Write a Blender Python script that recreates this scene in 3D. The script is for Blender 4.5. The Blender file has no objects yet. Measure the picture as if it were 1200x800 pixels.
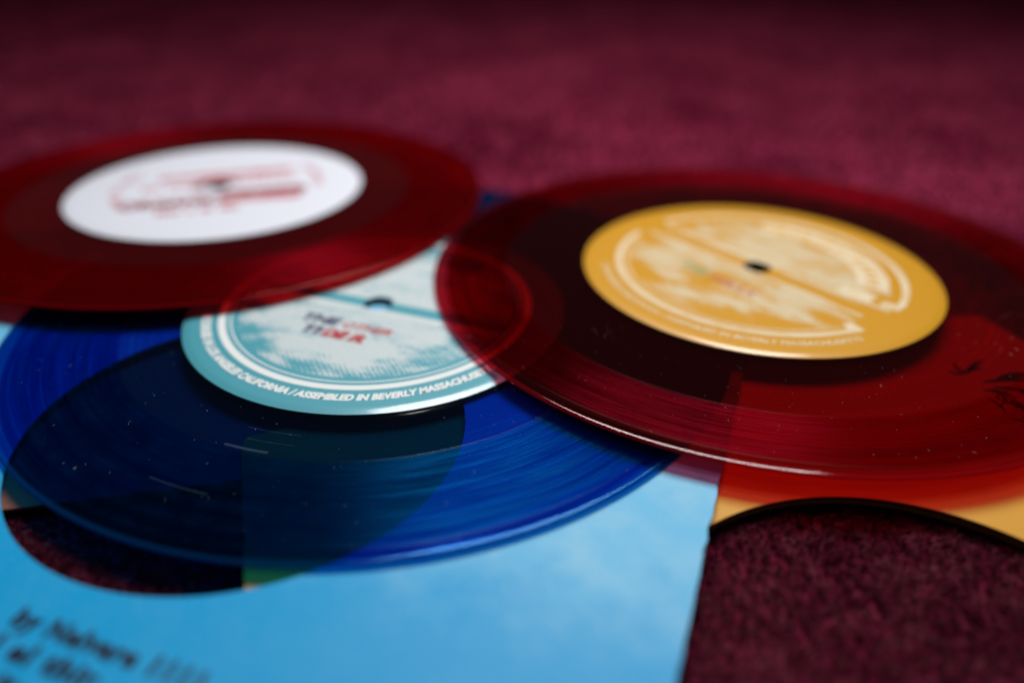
import bpy, bmesh, math, random
import numpy as np
from mathutils import Matrix, Vector

random.seed(7)
rng = np.random.default_rng(11)
MM = 0.001
scene = bpy.context.scene
C = scene.collection

# ---------------------------------------------------------------- camera
CAM_H, PITCH, ROLL, FPX = 99.56, 0.5396, 0.0074, 944.08      # mm, rad, rad, px at 1200 wide
cam_data = bpy.data.cameras.new('camera')
cam = bpy.data.objects.new('camera', cam_data)
C.objects.link(cam)
fw = Vector((0, math.cos(PITCH), -math.sin(PITCH)))
rt = Vector((1, 0, 0))
up = rt.cross(fw)
r2 = rt * math.cos(ROLL) + up * math.sin(ROLL)
u2 = up * math.cos(ROLL) - rt * math.sin(ROLL)
m = Matrix((r2, u2, -fw)).transposed().to_4x4()
m.translation = Vector((0, 0, CAM_H * MM))
cam.matrix_world = m
cam_data.sensor_width = 36
cam_data.lens = FPX / 1200 * 36
cam_data.clip_start = 0.004
cam_data.clip_end = 30
cam_data.dof.use_dof = True
cam_data.dof.focus_distance = 0.160
cam_data.dof.aperture_fstop = cam_data.lens / 7.8             # 7.8 mm entrance pupil
cam_data.dof.aperture_blades = 9
scene.camera = cam

# ---------------------------------------------------------------- world, lamp, exposure
world = bpy.data.worlds.new('World')
scene.world = world
world.use_nodes = True
bg = world.node_tree.nodes['Background']
bg.inputs[0].default_value = (0.75, 0.85, 1.0, 1)
bg.inputs[1].default_value = 0.02

ld = bpy.data.lights.new('overhead_lamp', 'AREA')
ld.shape = 'RECTANGLE'
ld.size, ld.size_y = 0.30, 0.20
ld.energy = 2.3
ld.spread = math.radians(160)
ld.color = (1.0, 0.97, 0.95)
lamp = bpy.data.objects.new('overhead_lamp', ld)
C.objects.link(lamp)
lamp.location = (0.06, 0.345, 0.42)
lamp.rotation_euler = (Vector((0.02, 0.19, 0)) - lamp.location).to_track_quat('-Z', 'Y').to_euler()

vs = scene.view_settings
vs.view_transform = 'Standard'
vs.look = 'None'
vs.exposure = 0
vs.gamma = 1
vs.use_curve_mapping = False
scene.cycles.max_bounces = 14
scene.cycles.transparent_max_bounces = 32
scene.cycles.use_denoising = True
scene.cycles.sample_clamp_indirect = 4

# ---------------------------------------------------------------- node helpers
class NT:
    def __init__(s, name):
        s.mat = bpy.data.materials.new(name)
        s.mat.use_nodes = True
        s.t = s.mat.node_tree
        s.t.nodes.clear()
        s.out = s.t.nodes.new('ShaderNodeOutputMaterial')
    def n(s, typ, inputs=None, **props):
        nd = s.t.nodes.new(typ)
        for k, v in props.items():
            setattr(nd, k, v)
        for k, v in (inputs or {}).items():
            s.put(nd.inputs[k], v)
        return nd
    def put(s, sock, v):
        if isinstance(v, bpy.types.NodeSocket):
            s.t.links.new(v, sock)
        else:
            if isinstance(v, (tuple, list)) and sock.type == 'RGBA' and len(v) == 3:
                v = (*v, 1)
            sock.default_value = v
    def math(s, op, a, b=0.0, c=0.0, clamp=False):
        nd = s.t.nodes.new('ShaderNodeMath')
        nd.operation = op
        nd.use_clamp = clamp
        s.put(nd.inputs[0], a); s.put(nd.inputs[1], b); s.put(nd.inputs[2], c)
        return nd.outputs[0]
    def smooth(s, v, lo, hi, a=0.0, b=1.0):
        nd = s.n('ShaderNodeMapRange', {'Value': v, 'From Min': lo, 'From Max': hi, 'To Min': a, 'To Max': b})
        nd.interpolation_type = 'SMOOTHSTEP'
        return nd.outputs[0]
    def mix(s, fac, a, b):
        nd = s.t.nodes.new('ShaderNodeMix')
        nd.data_type = 'RGBA'
        s.put(nd.inputs[0], fac); s.put(nd.inputs[6], a); s.put(nd.inputs[7], b)
        return nd.outputs[2]
    def noise(s, vec, scale, detail=3, rough=0.55, w=None):
        nd = s.t.nodes.new('ShaderNodeTexNoise')
        s.put(nd.inputs['Vector'], vec)
        nd.inputs['Scale'].default_value = scale
        nd.inputs['Detail'].default_value = detail
        nd.inputs['Roughness'].default_value = rough
        return nd.outputs[0]
    def obj_mm(s):
        """object coordinates in millimetres, and their x, y, and radius"""
        tc = s.n('ShaderNodeTexCoord')
        v = s.n('ShaderNodeVectorMath', {0: tc.outputs['Object']}, operation='SCALE')
        v.inputs['Scale'].default_value = 1000
        v = v.outputs[0]
        sp = s.n('ShaderNodeSeparateXYZ', {0: v})
        x, y = sp.outputs[0], sp.outputs[1]
        r = s.math('SQRT', s.math('ADD', s.math('MULTIPLY', x, x), s.math('MULTIPLY', y, y)))
        return v, x, y, r
    def vec(s, x, y, z=0.0):
        return s.n('ShaderNodeCombineXYZ', {0: x, 1: y, 2: z}).outputs[0]
    def bump(s, h, strength, dist):
        nd = s.n('ShaderNodeBump', {'Height': h, 'Strength': strength, 'Distance': dist})
        return nd.outputs[0]
    def surf(s, sock):
        s.t.links.new(sock, s.out.inputs[0])
        return s.mat

def vinyl_material(name, T, scatter, r_groove, seed, tint, rim_tint, ring_dens, milk, rim_clear):
    """see-through coloured vinyl: tinted straight-through transmission, gloss, grooved playing ring"""
    k = NT(name)
    v, x, y, r = k.obj_mm()
    ring = k.math('MULTIPLY', k.smooth(r, r_groove - 0.5, r_groove + 0.7), k.smooth(r, 83.8, 84.8, 1, 0))
    rv = k.vec(k.math('ADD', r, seed), 0.0, 0.0)
    fine = k.noise(rv, 3.2, 2, 0.7)
    band = k.noise(rv, 0.42, 3, 0.6)
    runout = k.math('MULTIPLY', k.smooth(k.noise(rv, 1.15, 1, 0.5), 0.55, 0.62), k.smooth(r, 48, 50))
    lead = k.math('MULTIPLY', k.smooth(r, 79.5, 81), k.smooth(k.noise(rv, 1.3, 1, 0.5), 0.48, 0.56))
    mott = k.noise(v, 0.14, 4, 0.6)
    h = k.math('ADD', k.math('MULTIPLY', k.math('SUBTRACT', fine, 0.5), ring), k.math('MULTIPLY', runout, 0.07))
    nrm = k.bump(h, 0.35, 0.00025)
    lw = k.n('ShaderNodeLayerWeight', {'Blend': 0.5})
    f = k.math('MULTIPLY_ADD', k.math('POWER', lw.outputs['Facing'], 5.0), 0.9, 0.04)
    # body
    ang = k.math('ARCTAN2', y, x)
    pv = k.vec(k.math('ADD', r, seed), k.math('MULTIPLY', ang, 2.2), 0.0)
    streak = k.noise(pv, 1.25, 3, 0.65)
    d1 = k.math('MULTIPLY_ADD', k.math('SUBTRACT', band, 0.5), 1.1, k.math('MULTIPLY', k.math('SUBTRACT', streak, 0.5), 1.3))
    d1 = k.math('MULTIPLY_ADD', k.math('SUBTRACT', k.noise(rv, 2.1, 2, 0.7), 0.5), 1.3, d1)
    dens = k.math('MULTIPLY_ADD', ring, k.math('ADD', d1, ring_dens), 1.0)
    dens = k.math('SUBTRACT', dens, k.math('MULTIPLY', lead, 0.35))
    dens = k.math('SUBTRACT', dens, k.smooth(r, 83.6, 85.0, 0.0, rim_clear))
    dens = k.math('MAXIMUM', k.math('SUBTRACT', dens, k.math('MULTIPLY', runout, 0.3)), 0.3)
    g = k.n('ShaderNodeGamma', {'Color': T, 'Gamma': dens})
    tr = k.n('ShaderNodeBsdfTransparent', {'Color': g.outputs[0]})
    df = k.n('ShaderNodeBsdfDiffuse', {'Color': scatter, 'Normal': nrm})
    hz = k.math('MULTIPLY', ring, k.math('MULTIPLY', k.smooth(band, 0.3, 0.72), k.smooth(mott, 0.25, 0.75)))
    hz = k.math('MULTIPLY_ADD', hz, 0.055, milk)
    hz = k.math('MULTIPLY_ADD', k.smooth(r, 86.3, 86.9), 0.22, hz)  # paler scatter at the rim stands in for light caught by the edge
    body = k.n('ShaderNodeMixShader', {0: hz, 1: tr.outputs[0], 2: df.outputs[0]})
    tang = k.n('ShaderNodeTangent', direction_type='RADIAL', axis='Z')
    gcol = k.mix(ring, (1, 1, 1), tint)
    gcol = k.mix(k.smooth(r, 83.5, 85.0), gcol, rim_tint)
    gl = k.n('ShaderNodeBsdfAnisotropic', {'Color': gcol, 'Normal': nrm, 'Tangent': tang.outputs[0],
             'Roughness': k.math('MULTIPLY_ADD', ring, 0.22, 0.06), 'Anisotropy': k.math('MULTIPLY', ring, 0.6)})
    ff = k.math('MULTIPLY', f, k.math('MULTIPLY_ADD', ring, k.math('MULTIPLY_ADD', k.smooth(streak, 0.36, 0.72), 0.75, -0.80), 1.0))
    mx = k.n('ShaderNodeMixShader', {0: ff, 1: body.outputs[0], 2: gl.outputs[0]})
    return k.surf(mx.outputs[0])

def paper_material(name, colour, rough=0.55, spec=0.35, fibre=0.25, coat=0.0):
    k = NT(name)
    v, x, y, r = k.obj_mm()
    n1 = k.noise(v, 1.6, 5, 0.7)
    n2 = k.noise(v, 0.06, 3, 0.6)
    c = k.mix(k.math('MULTIPLY', k.smooth(n2, 0.3, 0.7), 0.25), colour, tuple(q * 0.82 for q in colour))
    c = k.mix(k.math('MULTIPLY', k.smooth(n1, 0.45, 0.8), 0.2), c, tuple(min(1, q * 1.15 + 0.02) for q in colour))
    p = k.n('ShaderNodeBsdfPrincipled', {'Base Color': c, 'Roughness': rough, 'Specular IOR Level': spec, 'Coat Weight': coat,
            'Normal': k.bump(n1, fibre, 0.00012)})
    return k.surf(p.outputs[0])

def blue_sleeve_material():
    k = NT('graded sky blue card')
    v, x, y, r = k.obj_mm()
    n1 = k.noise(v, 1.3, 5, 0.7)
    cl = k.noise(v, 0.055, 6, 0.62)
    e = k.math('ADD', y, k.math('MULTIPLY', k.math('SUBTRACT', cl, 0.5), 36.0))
    c = k.mix(k.smooth(e, -32, -8), (0.0, 0.33, 0.68), (0.13, 0.48, 0.76))  # deep cyan towards the sleeve's lower edge, paler blue above, broken by noise
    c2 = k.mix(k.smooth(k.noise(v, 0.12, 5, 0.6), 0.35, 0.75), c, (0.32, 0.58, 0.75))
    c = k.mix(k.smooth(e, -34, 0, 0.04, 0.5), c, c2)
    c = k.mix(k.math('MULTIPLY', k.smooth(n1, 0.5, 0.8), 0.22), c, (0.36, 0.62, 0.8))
    p = k.n('ShaderNodeBsdfPrincipled', {'Base Color': c, 'Roughness': 0.5, 'Specular IOR Level': 0.25,
            'Normal': k.bump(n1, 0.25, 0.00012)})
    return k.surf(p.outputs[0])

def engraved_label(name, base, ink, streak=1.0, seed=0.0, dense=0.5, scale=0.15, soft=0.09):
    """label paper with a printed round picture: pale clouds and hatching over the label colour"""
    k = NT(name)
    v, x, y, r = k.obj_mm()
    vv = k.n('ShaderNodeVectorMath', {0: v, 1: (seed, seed * 1.7, 0)}, operation='ADD').outputs[0]
    st = k.n('ShaderNodeMapping', {'Vector': vv, 'Scale': (0.55, 1.0 + streak, 1)}).outputs[0]
    a = k.noise(st, scale, 8, 0.72)
    hatch = k.n('ShaderNodeTexWave', {'Vector': vv, 'Scale': 0.42, 'Distortion': 2.5, 'Detail': 3, 'Detail Scale': 0.6}, bands_direction='DIAGONAL').outputs['Fac']
    low = k.math('MULTIPLY_ADD', k.math('SUBTRACT', hatch, 0.5), 0.08, a)
    low = k.math('SUBTRACT', low, k.smooth(r, 22, 34, 0.0, 0.13))
    pic = k.smooth(low, dense - soft, dense + soft)
    inside = k.smooth(r, 33.6, 34.4, 1, 0)
    stripe = k.smooth(k.math('ABSOLUTE', k.math('SUBTRACT', y, -0.6)), 1.7, 2.4)
    pic = k.math('MULTIPLY', k.math('MULTIPLY', pic, inside), stripe)
    tiny = k.noise(vv, 0.9, 3, 0.7)
    pic = k.math('MULTIPLY', pic, k.smooth(tiny, 0.2, 0.5, 0.62, 0.97))
    c = k.mix(pic, base, ink)
    p = k.n('ShaderNodeBsdfPrincipled', {'Base Color': c, 'Roughness': 0.42, 'Specular IOR Level': 0.4,
            'Coat Weight': 0.9, 'Coat Roughness': 0.10, 'Normal': k.bump(tiny, 0.06, 0.0001)})
    return k.surf(p.outputs[0])

def plain_label(name, base):
    k = NT(name)
    v, x, y, r = k.obj_mm()
    tiny = k.noise(v, 0.9, 3, 0.7)
    p = k.n('ShaderNodeBsdfPrincipled', {'Base Color': base, 'Roughness': 0.5, 'Specular IOR Level': 0.35,
            'Normal': k.bump(tiny, 0.08, 0.0001)})
    return k.surf(p.outputs[0])

def ink_material(name, colour, wear=0.0, under=(0.8, 0.8, 0.8), scale=0.5):
    k = NT(name)
    v, x, y, r = k.obj_mm()
    c = colour
    if wear:
        c = k.mix(k.math('MULTIPLY', k.smooth(k.noise(v, scale, 4, 0.7), 0.45, 0.62), wear), colour, under)
    p = k.n('ShaderNodeBsdfPrincipled', {'Base Color': c, 'Roughness': 0.5, 'Specular IOR Level': 0.3})
    return k.surf(p.outputs[0])

def carpet_material(name, fibre, vary=1.0):
    k = NT(name)
    tc = k.n('ShaderNodeTexCoord')
    sc_ = k.n('ShaderNodeVectorMath', {0: tc.outputs['Object']}, operation='SCALE')
    sc_.inputs['Scale'].default_value = 1000
    v = sc_.outputs[0]
    big = k.noise(v, 0.016, 4, 0.6)
    mid = k.noise(v, 0.10, 4, 0.6)
    sm = k.noise(v, 0.9, 4, 0.7)
    c = k.mix(k.smooth(big, 0.34, 0.66), (0.165, 0.002, 0.030), (0.31, 0.020, 0.070))
    c = k.mix(k.smooth(mid, 0.35, 0.7, 0.0, 0.45), c, (0.38, 0.05, 0.11))
    c = k.mix(k.smooth(sm, 0.3, 0.65, 0.5, 0.0), c, (0.045, 0.003, 0.014))
    ins = {'Base Color': c, 'Roughness': 0.9, 'Specular IOR Level': 0.05, 'Sheen Weight': 0.04, 'Sheen Roughness': 0.5,
           'Sheen Tint': (0.9, 0.55, 0.75)}
    if fibre:
        ri = k.n('ShaderNodeNewGeometry').outputs['Random Per Island']
        hsv = k.n('ShaderNodeHueSaturation', {'Saturation': k.smooth(ri, 0.6, 1.0, 1.0, 1.0 - 0.24 * vary), 'Value': k.math('MULTIPLY_ADD', k.math('POWER', ri, 2.2), 1.9 * vary, 0.25 + 0.5 * (1 - vary)), 'Color': c})
        ins['Base Color'] = hsv.outputs[0]
    else:
        ins['Normal'] = k.bump(k.math('ADD', sm, k.math('MULTIPLY', mid, 2.0)), 0.9, 0.0012)
    p = k.n('ShaderNodeBsdfPrincipled', ins)
    return k.surf(p.outputs[0])

M = {}
M['carpet'] = carpet_material('burgundy carpet backing', False)
M['pile'] = carpet_material('burgundy carpet fibre', True)
M['far_pile'] = carpet_material('burgundy carpet fibre tufts', True, 0.35)
M['red_vinyl'] = vinyl_material('clear red vinyl', (0.65, 0.08, 0.13), (0.34, 0.004, 0.010), 68.5, 3.0, (0.80, 0.02, 0.07), (1, 0.9, 0.9), 0.35, 0.018, 0.32)
M['dark_red_vinyl'] = vinyl_material('clear deep red vinyl', (0.62, 0.04, 0.055), (0.34, 0.002, 0.006), 63.0, 31.0, (0.8, 0.02, 0.06), (0.8, 0.2, 0.2), 0.05, 0.085, -0.4)
M['blue_vinyl'] = vinyl_material('clear blue vinyl', (0.03, 0.415, 0.75), (0.002, 0.085, 0.28), 61.0, 57.0, (0.005, 0.34, 0.85), (0.12, 0.42, 0.75), 0.45, 0.012, 0.05)
M['cyan_label'] = engraved_label('printed teal label', (0.075, 0.36, 0.45), (0.62, 0.70, 0.72), 0.25, 12.0, 0.40, 0.13, 0.09)
M['yellow_label'] = engraved_label('printed mustard label', (0.62, 0.30, 0.010), (0.68, 0.57, 0.37), 0.5, 77.0, 0.47, 0.085, 0.06)
M['white_label'] = plain_label('white label paper', (0.70, 0.73, 0.82))
M['white_ink'] = ink_material('white print', (0.76, 0.80, 0.80))
M['cream_ink'] = ink_material('cream print', (0.68, 0.58, 0.40), 0.4, (0.60, 0.38, 0.10), 0.25)
M['red_ink'] = ink_material('red print', (0.42, 0.03, 0.04), 0.25, (0.6, 0.5, 0.5), 0.6)
M['pale_red_ink'] = ink_material('faded red print', (0.52, 0.12, 0.15), 0.55, (0.72, 0.6, 0.64), 0.35)
M['brown_red_ink'] = ink_material('brown red print', (0.26, 0.02, 0.02), 0.2, (0.68, 0.6, 0.62), 0.45)
M['navy_ink'] = ink_material('navy print', (0.05, 0.06, 0.14))
M['green_ink'] = ink_material('green print', (0.12, 0.36, 0.22), 0.3, (0.6, 0.6, 0.5))
M['teal_ink'] = ink_material('teal print', (0.05, 0.34, 0.42))
M['mustard_ink'] = ink_material('mustard print', (0.58, 0.29, 0.03))
M['black_ink'] = ink_material('black print', (0.012, 0.014, 0.03))
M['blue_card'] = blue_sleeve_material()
M['yellow_card'] = paper_material('mustard card', (0.64, 0.31, 0.03))
M['salmon_card'] = paper_material('salmon card', (0.22, 0.09, 0.06))
M['dark_edge'] = paper_material('dark cut card edge', (0.035, 0.035, 0.042), 0.35, 0.5)
M['blue_inside'] = paper_material('pale blue card edge', (0.10, 0.28, 0.42))
k = NT('pale lint')
M['lint'] = k.surf(k.n('ShaderNodeBsdfPrincipled', {'Base Color': (0.75, 0.72, 0.7), 'Roughness': 0.8}).outputs[0])
k = NT('pale painted glint')  # thin pale colour standing in for light glinting off grooves
M['painted_glint'] = k.surf(k.n('ShaderNodeMixShader', {0: 0.05, 1: k.n('ShaderNodeBsdfTransparent').outputs[0],
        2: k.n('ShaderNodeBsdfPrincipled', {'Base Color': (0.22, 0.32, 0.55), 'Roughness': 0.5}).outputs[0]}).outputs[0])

# ---------------------------------------------------------------- mesh helpers
def link_mesh(name, verts, faces, mat, parent=None, smooth=False, mats=None, fmat=None):
    me = bpy.data.meshes.new(name)
    me.from_pydata([tuple(c * MM for c in v) for v in verts], [], faces)
    for mm_ in (mats or [mat]):
        me.materials.append(mm_)
    if fmat is not None:
        me.polygons.foreach_set('material_index', fmat)
    if smooth:
        me.polygons.foreach_set('use_smooth', [True] * len(me.polygons))
    me.update()
    o = bpy.data.objects.new(name, me)
    C.objects.link(o)
    if parent is not None:
        o.parent = parent
    return o

def thing(name, label, cat, loc, rz=0.0, group=None, tilt=(0, 0)):
    o = bpy.data.objects.new(name, None)
    o.empty_display_size = 0.02
    C.objects.link(o)
    o.location = tuple(c * MM for c in loc)
    o.rotation_euler = (tilt[0], tilt[1], rz)
    o['label'] = label
    o['category'] = cat
    if group:
        o['group'] = group
    return o

def lathe(name, prof, mat, parent, n=256, closed=True, smooth=True):
    verts, faces = [], []
    m_ = len(prof)
    for i in range(n):
        a = 2 * math.pi * i / n
        ca, sa = math.cos(a), math.sin(a)
        for (r, z) in prof:
            verts.append((r * ca, r * sa, z))
    seg = m_ if closed else m_ - 1
    for i in range(n):
        j = (i + 1) % n
        for q in range(seg):
            w = (q + 1) % m_
            faces.append((i * m_ + q, j * m_ + q, j * m_ + w, i * m_ + w))
    o = link_mesh(name, verts, faces, mat, parent, smooth)
    if smooth:
        bm = bmesh.new(); bm.from_mesh(o.data)
        bmesh.ops.recalc_face_normals(bm, faces=bm.faces)
        for e in bm.edges:
            if len(e.link_faces) == 2 and e.calc_face_angle() > math.radians(32):
                e.smooth = False
        bm.to_mesh(o.data); bm.free()
    return o

def flat_slab(name, outline_rows, z0, z1, mat, parent):
    """thin printed film: quad strip rows [(p,q), ...] extruded from z0 to z1"""
    verts, faces = [], []
    n = len(outline_rows)
    for (p, q) in outline_rows:
        verts += [(p[0], p[1], z1), (q[0], q[1], z1), (p[0], p[1], z0), (q[0], q[1], z0)]
    for i in range(n - 1):
        a, b = 4 * i, 4 * (i + 1)
        faces += [(a, a + 1, b + 1, b), (a + 2, b + 2, b + 3, a + 3), (a, b, b + 2, a + 2), (a + 1, a + 3, b + 3, b + 1)]
    faces += [(0, 2, 3, 1), (4 * n - 4, 4 * n - 3, 4 * n - 1, 4 * n - 2)]
    return link_mesh(name, verts, faces, mat, parent)

def arc_film(name, r0, r1, a0, a1, z, mat, parent, n=64, wob=0.0):
    rows = []
    for i in range(n + 1):
        a = math.radians(a0 + (a1 - a0) * i / n)
        w0 = random.uniform(-wob, wob); w1 = random.uniform(-wob, wob)
        rows.append((((r0 + w0) * math.cos(a), (r0 + w0) * math.sin(a)), ((r1 + w1) * math.cos(a), (r1 + w1) * math.sin(a))))
    return flat_slab(name, rows, z, z + 0.03, mat, parent)

def bar_film(name, x0, x1, y0, y1, z, mat, parent, n=12, wob=0.0):
    rows = []
    for i in range(n + 1):
        x = x0 + (x1 - x0) * i / n
        rows.append(((x, y0 + random.uniform(-wob, wob)), (x, y1 + random.uniform(-wob, wob))))
    return flat_slab(name, rows, z, z + 0.03, mat, parent)

def text_mesh(body, size, width=None, shear=0.0, bold=0.0, spacing=1.0):
    cu = bpy.data.curves.new('lettering', 'FONT')
    cu.body = body
    cu.size = size
    cu.shear = shear
    cu.offset = bold
    cu.space_character = spacing
    cu.align_x = 'CENTER'
    cu.resolution_u = 3
    o = bpy.data.objects.new('lettering', cu)
    C.objects.link(o)
    dg = bpy.context.evaluated_depsgraph_get()
    dg.update()
    me = bpy.data.meshes.new_from_object(o.evaluated_get(dg))
    bpy.data.objects.remove(o)
    bpy.data.curves.remove(cu)
    v = np.empty(len(me.vertices) * 3)
    me.vertices.foreach_get('co', v)
    v = v.reshape(-1, 3)
    if width:
        v[:, 0] *= width / max(1e-6, v[:, 0].max() - v[:, 0].min())
    return me, v

def put_text(name, body, size, place, mat, parent, width=None, shear=0.0, bold=0.0, spacing=1.0):
    """place: function of (x, y) arrays in mm -> (X, Y, Z) arrays in mm"""
    me, v = text_mesh(body, size, width, shear, bold, spacing)
    X, Y, Z = place(v[:, 0], v[:, 1])
    co = np.stack([X, Y, Z], 1) * MM
    me.vertices.foreach_set('co', co.ravel())
    me.name = name
    me.materials.clear()
    me.materials.append(mat)
    me.update()
    o = bpy.data.objects.new(name, me)
    C.objects.link(o)
    o.parent = parent
    return o

# ---------------------------------------------------------------- setting: carpet
CZ = -5.2                                                    # backing level, mm
def carpet():
    nx, ny = 120, 120
    X = np.linspace(-1500, 1500, nx); Y = np.linspace(-300, 3200, ny)
    verts = [(x, y, CZ + 0.35 * math.sin(x * 0.021 + 1.3) * math.sin(y * 0.017)) for y in Y for x in X]
    faces = [(j * nx + i, j * nx + i + 1, (j + 1) * nx + i + 1, (j + 1) * nx + i) for j in range(ny - 1) for i in range(nx - 1)]
    o = link_mesh('carpet', verts, faces, M['carpet'], None, True)
    o['kind'] = 'structure'
    o['label'] = 'burgundy wool carpet that everything lies on'
    return o
carpet()

def pile(name, x0, x1, y0, y1, count, width, height, label, mat='pile'):
    """short bent fibres, each a two-step tapering ribbon, leaning in clumps"""
    n = count
    x = rng.uniform(x0, x1, n); y = rng.uniform(y0, y1, n)
    # clump towards tuft centres
    tx = np.round(x / 1.5 + rng.normal(0, 0.18, n)) * 1.5
    ty = np.round(y / 1.5 + rng.normal(0, 0.18, n)) * 1.5
    jx = np.sin(tx * 12.9898 + ty * 78.233) * 43758.5453; jx = (jx - np.floor(jx)) - 0.5
    jy = np.sin(tx * 39.346 + ty * 11.135) * 24634.6345; jy = (jy - np.floor(jy)) - 0.5
    tx = tx + jx * 1.1; ty = ty + jy * 1.1
    x = x * 0.5 + tx * 0.5; y = y * 0.5 + ty * 0.5
    keep = np.ones(n, bool)
    for (cx, cy, deg) in ((59.9, 69.1, 17.0), (-135.0, 193.5, 12.0)):      # pressed flat under the sleeves
        c_, s_ = math.cos(math.radians(deg)), math.sin(math.radians(deg))
        ux = c_ * (x - cx) + s_ * (y - cy); uy = -s_ * (x - cx) + c_ * (y - cy)
        keep &= ~((np.abs(ux) < 91.5) & (np.abs(uy) < 91.5) & (np.hypot(ux, uy) > 44.5))
    x, y, jx, jy = x[keep], y[keep], jx[keep], jy[keep]
    n = len(x)
    h = height * (0.55 + 0.45 * rng.random(n)) * (0.66 + 0.5 * (jx + 0.5))
    lean = 0.55 * height
    lx = jx * 1.3 * lean + rng.normal(0, 0.75, n) * lean
    ly = jy * 1.3 * lean + rng.normal(0, 0.75, n) * lean - 0.12 * lean
    a = rng.uniform(0, math.pi, n)
    wx = np.cos(a) * width * 0.5; wy = np.sin(a) * width * 0.5
    v = np.empty((n, 5, 3))
    v[:, 0] = np.stack([x - wx, y - wy, np.full(n, CZ)], 1)
    v[:, 1] = np.stack([x + wx, y + wy, np.full(n, CZ)], 1)
    v[:, 2] = np.stack([x + lx * .4 + wx * .9, y + ly * .4 + wy * .9, CZ + h * .66], 1)
    v[:, 3] = np.stack([x + lx * .4 - wx * .9, y + ly * .4 - wy * .9, CZ + h * .66], 1)
    v[:, 4] = np.stack([x + lx, y + ly, CZ + h], 1)
    v = v.reshape(-1, 3) * MM
    base = np.arange(n) * 5
    loops = np.stack([base, base + 1, base + 2, base + 3, base + 3, base + 2, base + 4], 1).ravel().astype(np.int32)
    starts = np.stack([np.arange(n) * 7, np.arange(n) * 7 + 4], 1).ravel().astype(np.int32)
    me = bpy.data.meshes.new(name)
    me.vertices.add(n * 5); me.loops.add(n * 7); me.polygons.add(n * 2)
    me.vertices.foreach_set('co', v.ravel())
    me.loops.foreach_set('vertex_index', loops)
    me.polygons.foreach_set('loop_start', starts)
    me.update(calc_edges=True)
    me.validate()
    me.materials.append(M[mat])
    o = bpy.data.objects.new(name, me)
    C.objects.link(o)
    o['kind'] = 'stuff'
    o['label'] = label
    o['category'] = 'carpet pile'
    return o
pile('carpet_pile', -120, 135, 25, 140, 460000, 0.105, 2.6, 'fuzzy burgundy carpet fibres showing inside the sleeve holes')
pile('carpet_pile', -700, 700, 140, 1000, 420000, 0.8, 2.4, 'fuzzy burgundy carpet fibres spreading out behind the records', 'far_pile')

# ---------------------------------------------------------------- sleeves
HALF, HOLE = 91.8, 43.9
def panel(name, z0, t, bulge, mat, edge_mat, parent, half=HALF, hole=HOLE):
    n, rings = 192, 12
    verts, faces, fm = [], [], []
    pts = []
    for i in range(n):
        a = 2 * math.pi * i / n
        ca, sa = math.cos(a), math.sin(a)
        R = half / max(abs(ca), abs(sa))
        R = min(R, (half - 1.0) * 1.4142 + 0.2)
        jag = random.uniform(-0.12, 0.10) - (random.uniform(0.2, 0.5) if random.random() < 0.07 else 0)
        col = []
        for q in range(rings + 1):
            s = q / rings
            rr = hole + (R - hole) * s
            if q == rings:
                rr += jag
            px, py = rr * ca, rr * sa
            col.append((px, py, z0 + bulge(px, py)))
        pts.append(col)
    w = rings + 1
    for top in (1, 0):
        for i in range(n):
            for q in range(w):
                px, py, pz = pts[i][q]
                verts.append((px, py, pz + (t if top else 0)))
    off = n * w
    for i in range(n):
        j = (i + 1) % n
        for q in range(rings):
            faces.append((i * w + q, i * w + q + 1, j * w + q + 1, j * w + q)); fm.append(0)
            faces.append((off + i * w + q, off + j * w + q, off + j * w + q + 1, off + i * w + q + 1)); fm.append(0)
        faces.append((i * w, j * w, off + j * w, off + i * w)); fm.append(1)
        faces.append((i * w + rings, off + i * w + rings, off + j * w + rings, j * w + rings)); fm.append(1)
    return link_mesh(name, verts, faces, None, parent, False, [mat, edge_mat], fm)

# mustard sleeve, turned 17 degrees to the left, hole in front on the right
YS = thing('record_sleeve', 'mustard yellow card sleeve with round hole, lying partly under blue sleeve', 'record sleeve', (59.9, 69.1, 0), math.radians(17.0), 'paper record sleeves')
flat = lambda x, y: 0.0
yb = lambda x, y: 0.35 * math.exp(-((x - 60) ** 2 + (y - 60) ** 2) / 1800.0)
panel('back_panel', -2.75, 0.3, flat, M['yellow_card'], M['dark_edge'], YS)
panel('front_panel', -1.5, 0.5, yb, M['yellow_card'], M['dark_edge'], YS)

# black brush drawing on the mustard sleeve (seen through the red record)
def brush(name, strokes, z, mat, parent):
    verts, faces = [], []
    for (x0, y0, x1, y1, w, bend) in strokes:
        n = 8; b0 = len(verts)
        dx, dy = x1 - x0, y1 - y0
        L = math.hypot(dx, dy); nx, ny = -dy / L, dx / L
        for i in range(n + 1):
            s = i / n
            cx = x0 + dx * s + nx * bend * math.sin(math.pi * s)
            cy = y0 + dy * s + ny * bend * math.sin(math.pi * s)
            ww = w * (0.25 + math.sin(math.pi * min(1, s * 0.9 + 0.08)) * 0.75)
            verts += [(cx + nx * ww / 2, cy + ny * ww / 2, z), (cx - nx * ww / 2, cy - ny * ww / 2, z)]
        for i in range(n):
            a = b0 + 2 * i
            faces.append((a, a + 1, a + 3, a + 2))
    return link_mesh(name, verts, faces, mat, parent)

def to_local(obj, x, y):
    c, s = math.cos(obj.rotation_euler.z), math.sin(obj.rotation_euler.z)
    dx, dy = x - obj.location.x * 1000, y - obj.location.y * 1000
    return (c * dx + s * dy, -s * dx + c * dy)

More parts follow.
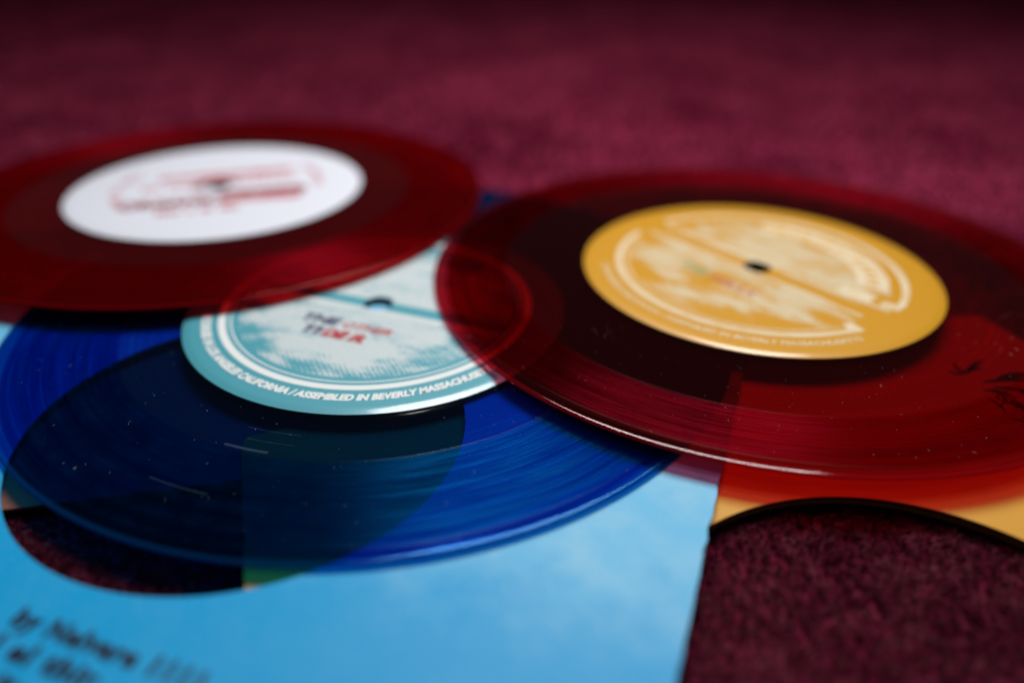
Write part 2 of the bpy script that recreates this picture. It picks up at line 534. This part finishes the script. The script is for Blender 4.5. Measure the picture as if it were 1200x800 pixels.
st = []
def leaf(cx, cy, ang, L, w, bend=0.6):
    p = to_local(YS, cx, cy)
    a = math.radians(ang) - YS.rotation_euler.z
    st.append((p[0], p[1], p[0] + L * math.cos(a), p[1] + L * math.sin(a), w, bend))
for (cx, cy, ang, L, w) in [(103.6, 154.5, 160, 4, 1.0), (103.6, 154.5, 95, 5, 0.9), (103.2, 154.4, 25, 6, 1.2), (104.5, 155, 40, 8, 1.3),
                            (106, 151, 5, 12, 1.4), (107, 149, -14, 10, 1.2), (105, 148, -30, 6, 1.3), (110, 152.5, 12, 10, 2)]:
    leaf(cx, cy, ang, L, w)
for i in range(22):
    leaf(random.uniform(103, 120), random.uniform(122, 140), random.uniform(-100, 80), random.uniform(2, 5), random.uniform(0.3, 0.8), random.uniform(-2, 2))
for i in range(44):
    leaf(random.uniform(103, 126), random.uniform(118, 150), random.uniform(-100, 90), random.uniform(3, 7), random.uniform(0.3, 1.2), random.uniform(-2.2, 2.2))
brush('ink_drawing', st, -0.60, M['black_ink'], YS)

# salmon sleeve, far left, mostly hidden
SS = thing('record_sleeve', 'salmon card sleeve, only a sliver showing inside the hole of the blue sleeve', 'record sleeve', (-135.0, 193.5, 0), math.radians(12.0), 'paper record sleeves')
panel('back_panel', -2.75, 0.3, flat, M['salmon_card'], M['salmon_card'], SS)
panel('front_panel', -2.2, 0.4, flat, M['salmon_card'], M['dark_edge'], SS)

# sky blue sleeve in front
BS = thing('record_sleeve', 'sky blue card sleeve with round hole and typewritten lines, under the blue record', 'record sleeve', (-53.25, 130.6, 0), math.radians(-19.8), 'paper record sleeves')
def bb(x, y):
    w = min(1.0, max(0.0, (25 - y) / 40)); w = w * w * (3 - 2 * w)            # the near right edge curls up a little
    return 0.10 * math.sin(x * 0.04) * math.cos(y * 0.03) + 0.8 * w * max(0.0, (x - 70) / 22) ** 2 * (0.6 + 0.4 * math.sin(y * 0.05 + 1))
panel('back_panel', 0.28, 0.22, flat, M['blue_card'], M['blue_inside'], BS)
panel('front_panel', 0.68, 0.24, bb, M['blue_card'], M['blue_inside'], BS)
def typed(line, x_left, y_base, pitch=2.3, size=4.4):
    def place(x, y):
        return x - x.min() + x_left, y + y_base, np.full_like(x, 1.06)
    return put_text('typewritten_line', line, size, place, M['black_ink'], BS, width=len(line) * pitch, bold=0.22, spacing=1.15)
L0 = to_local(BS, -75.0, 81.6)
typed('by Nelvere 1111', L0[0], L0[1], 2.25)
typed('ol el thir', L0[0] - 2.5, L0[1] - 4.8, 2.25)
typed('ee it', L0[0] - 1.0, L0[1] - 9.6, 2.25)

# ---------------------------------------------------------------- records
R_LAB = 46.9
def disc_profile():
    top = [(3.62, 0.62), (44.0, 0.70), (47.2, 0.70), (48.0, 0.58), (49.5, 0.46), (52, 0.42), (84.0, 0.42), (85.2, 0.47), (86.2, 0.49), (86.8, 0.46), (87.2, 0.34), (87.42, 0.18), (87.5, 0.0)]
    bot = [(r, -z) for r, z in reversed(top) if z > 0]
    return top + bot

def label_profile():
    return [(3.66, 0.74), (3.66, 1.07), (4.3, 1.12), (44.7, 1.12), (45.1, 1.09), (45.5, 1.03), (45.95, 0.93), (46.4, 0.82), (R_LAB, 0.71), (R_LAB, 0.704), (20, 0.702)]

def dust(parent, n, seed, r_in=50, r_out=85, ang=(0, 360), z=0.47):
    rd = random.Random(seed)
    verts, faces = [], []
    for i in range(n):
        r = rd.uniform(r_in, r_out); a = math.radians(rd.uniform(*ang))
        cx, cy = r * math.cos(a), r * math.sin(a)
        if rd.random() < 0.25:
            L, w = rd.uniform(0.3, 0.8), 0.035
        else:
            L, w = rd.uniform(0.07, 0.18), rd.uniform(0.04, 0.09)
        t = rd.uniform(0, math.pi); bend = rd.uniform(-.3, .3) * L
        b0 = len(verts); n_ = 4
        for q in range(n_ + 1):
            s = q / n_ - 0.5
            px = cx + L * s * math.cos(t) - bend * (1 - 4 * s * s) * math.sin(t)
            py = cy + L * s * math.sin(t) + bend * (1 - 4 * s * s) * math.cos(t)
            ox, oy = -math.sin(t) * w / 2, math.cos(t) * w / 2
            verts += [(px + ox, py + oy, z), (px - ox, py - oy, z), (px, py, z + w)]
        for q in range(n_):
            a_ = b0 + 3 * q
            faces += [(a_, a_ + 3, a_ + 5, a_ + 2), (a_ + 2, a_ + 5, a_ + 4, a_ + 1), (a_, a_ + 1, a_ + 4, a_ + 3)]
    o = link_mesh('dust', verts, faces, M['lint'], parent)
    o['kind'] = 'stuff'
    return o

def record(label, loc, phi, vinyl, lab_mat, tilt=(0, 0)):
    t = thing('vinyl_record', label, 'record', loc, 0, 'see-through coloured records', tilt)
    lathe('vinyl_disc', disc_profile(), M[vinyl], t)
    lb = lathe('center_label', label_profile(), M[lab_mat], t, 192)
    lb.rotation_euler.z = math.radians(phi)
    return t, lb

def ring_text(body, r, centre_deg, span_deg, size, mat, lb, z=1.16, shear=0.0, bold=0.0):
    """letters standing on a circle, tops towards the middle, read left to right along the bottom"""
    def place(x, y):
        a = math.radians(centre_deg) + x / r
        rr = r - y
        return rr * np.cos(a), rr * np.sin(a), np.full_like(x, z)
    return put_text('ring_lettering', body, size, place, mat, lb, width=math.radians(span_deg) * r, shear=shear, bold=bold)

def arch_text(body, r, centre_deg, span_deg, size, mat, lb, z=1.16, bold=0.0):
    def place(x, y):
        a = math.radians(centre_deg) - x / r
        rr = r + y
        return rr * np.cos(a), rr * np.sin(a), np.full_like(x, z)
    return put_text('arched_lettering', body, size, place, mat, lb, width=math.radians(span_deg) * r, bold=bold)

def line_text(name, body, x, y, size, mat, lb, width, z=1.16, bold=0.0, shear=0.0):
    def place(px, py):
        return px + x, py + y, np.full_like(px, z)
    return put_text(name, body, size, place, mat, lb, width=width, bold=bold, shear=shear)

RING = 'RECORDED IN LOS ANGELES CALIFORNIA / ASSEMBLED IN BEVERLY MASSACHUSETTS'

# blue record with teal label
Bt, Bl = record('clear blue record with teal label, lying on the sky blue sleeve', (-33.8, 179.4, 1.88), -20, 'blue_vinyl', 'cyan_label')
arc_film('print_ring', 36.9, 38.7, 0, 360, 1.13, M['white_ink'], Bl, 160)
arc_film('print_ring', 35.5, 35.9, 0, 360, 1.13, M['white_ink'], Bl, 160)
ring_text(RING, 42.4, -90 + 20 - 18, 128, 2.9, M['white_ink'], Bl, shear=0.22, bold=0.17)
bar_film('print_band', -34.0, -4.5, 2.3, 2.8, 1.13, M['white_ink'], Bl)
bar_film('print_band', -34.0, 34.0, -4.2, -3.6, 1.13, M['white_ink'], Bl)
line_text('title_lettering', 'THE', -9.5, -13.6, 4.6, M['navy_ink'], Bl, 10.5, bold=0.25, shear=0.2)
line_text('title_lettering', 'OTHER', 3.5, -13.6, 3.8, M['red_ink'], Bl, 13.0, bold=0.12, shear=0.2)
line_text('title_lettering', 'TI', -9.0, -18.6, 4.4, M['navy_ink'], Bl, 5.5, bold=0.25, shear=0.2)
line_text('title_lettering', 'DE', -2.6, -18.6, 4.4, M['red_ink'], Bl, 6.8, bold=0.35, shear=0.2)
line_text('title_lettering', 'R', 3.4, -18.6, 4.4, M['red_ink'], Bl, 4.4, bold=0.35, shear=0.2)
dust(Bt, 90, 3, 49, 85, (200, 330))
dust(Bt, 40, 4, 49, 85, (0, 360))
sv = [(59.9, 60.5, 249, 258.0), (57.2, 57.3, 252, 262), (54.0, 54.1, 250, 262), (73.4, 73.6, 244, 254)]  # short arcs painted where the grooves would reflect the lamp
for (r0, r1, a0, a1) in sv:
    arc_film('painted_glint', r0, r1, a0, a1, 0.44, M['painted_glint'], Bt, 16, 0.03)

# dark red record with white label
Wt, Wl = record('clear deep red record with white label, propped on the blue record', (-98.3, 256.6, 4.3), 17, 'dark_red_vinyl', 'white_label', (-0.022, 0.0))
bar_film('print_band', -19, 25, 9.0, 14.0, 1.13, M['pale_red_ink'], Wl, 20, 0.5)
bar_film('print_band', 1, 28, -12.5, -6.8, 1.13, M['brown_red_ink'], Wl, 20, 0.3)
bar_film('print_band', 1, 26, -18.0, -13.2, 1.13, M['pale_red_ink'], Wl, 20, 0.5)
line_text('title_lettering', 'ORGANIC', -14, -16.5, 9.5, M['brown_red_ink'], Wl, 30, bold=0.6)
line_text('small_lettering', 'IIII I II III', -6, -24.0, 4.8, M['red_ink'], Wl, 24, bold=0.2)
line_text('small_lettering', 'IIIIIII', 15, 1.5, 5.0, M['pale_red_ink'], Wl, 20, bold=0.2)
line_text('small_lettering', 'III IIIIII', -14, 0.8, 5.0, M['pale_red_ink'], Wl, 20, bold=0.2)
arc_film('hole_print', 4.4, 8.2, 20, 200, 1.13, M['brown_red_ink'], Wl, 24)
arch_text('IIII II IIII', 30.5, 176, 66, 4.2, M['pale_red_ink'], Wl, bold=0.1)
arch_text('IIIIIIII', 31.5, 8, 40, 3.6, M['pale_red_ink'], Wl, bold=0.1)

# red record with mustard label
Yt, Yl = record('clear red record with mustard yellow label, overlapping the blue record', (66.4, 198.2, 3.9), -50, 'red_vinyl', 'yellow_label', (-0.012, 0.004))
arc_film('print_ring', 36.4, 38.2, 12, 172, 1.13, M['cream_ink'], Yl, 90)
arc_film('print_ring', 36.4, 38.2, 190, 344, 1.13, M['cream_ink'], Yl, 90)
arc_film('print_ring', 34.8, 35.3, 196, 338, 1.13, M['cream_ink'], Yl, 90)
ring_text('LOS ANGELES CALIFORNIA / ASSEMBLED IN BEVERLY MASSACHUSETTS', 42.0, -90 + 14, 112, 2.7, M['cream_ink'], Yl, shear=0.22, bold=0.05)
arc_film('banner', 25.5, 33.5, 24, 122, 1.13, M['cream_ink'], Yl, 60, 0.25)
bar_film('banner_tail', 21.0, 30.0, 4.0, 9.0, 1.135, M['cream_ink'], Yl, 8, 0.2)
bar_film('print_band', -35, 36, 3.0, 4.0, 1.13, M['cream_ink'], Yl, 20, 0.1)
bar_film('print_band', -35, 33, -4.4, -3.4, 1.13, M['cream_ink'], Yl, 20, 0.1)
arc_film('flourish', 34.0, 38.5, 340, 345, 1.135, M['cream_ink'], Yl, 6)
arc_film('flourish', 33.0, 37.8, 8, 13, 1.135, M['cream_ink'], Yl, 6)
arch_text('IIIIIII IIIII', 28.0, 74, 92, 4.2, M['mustard_ink'], Yl, 1.175)
line_text('title_lettering', 'THE', -10.5, -15.5, 4.4, M['green_ink'], Yl, 9.0, bold=0.1, shear=0.2)
line_text('title_lettering', 'HILLS', 2.5, -16.0, 4.2, M['red_ink'], Yl, 14, bold=0.05, shear=0.2)
dust(Yt, 110, 8, 52, 86, (200, 340))
dust(Yt, 40, 9, 50, 86, (0, 360))
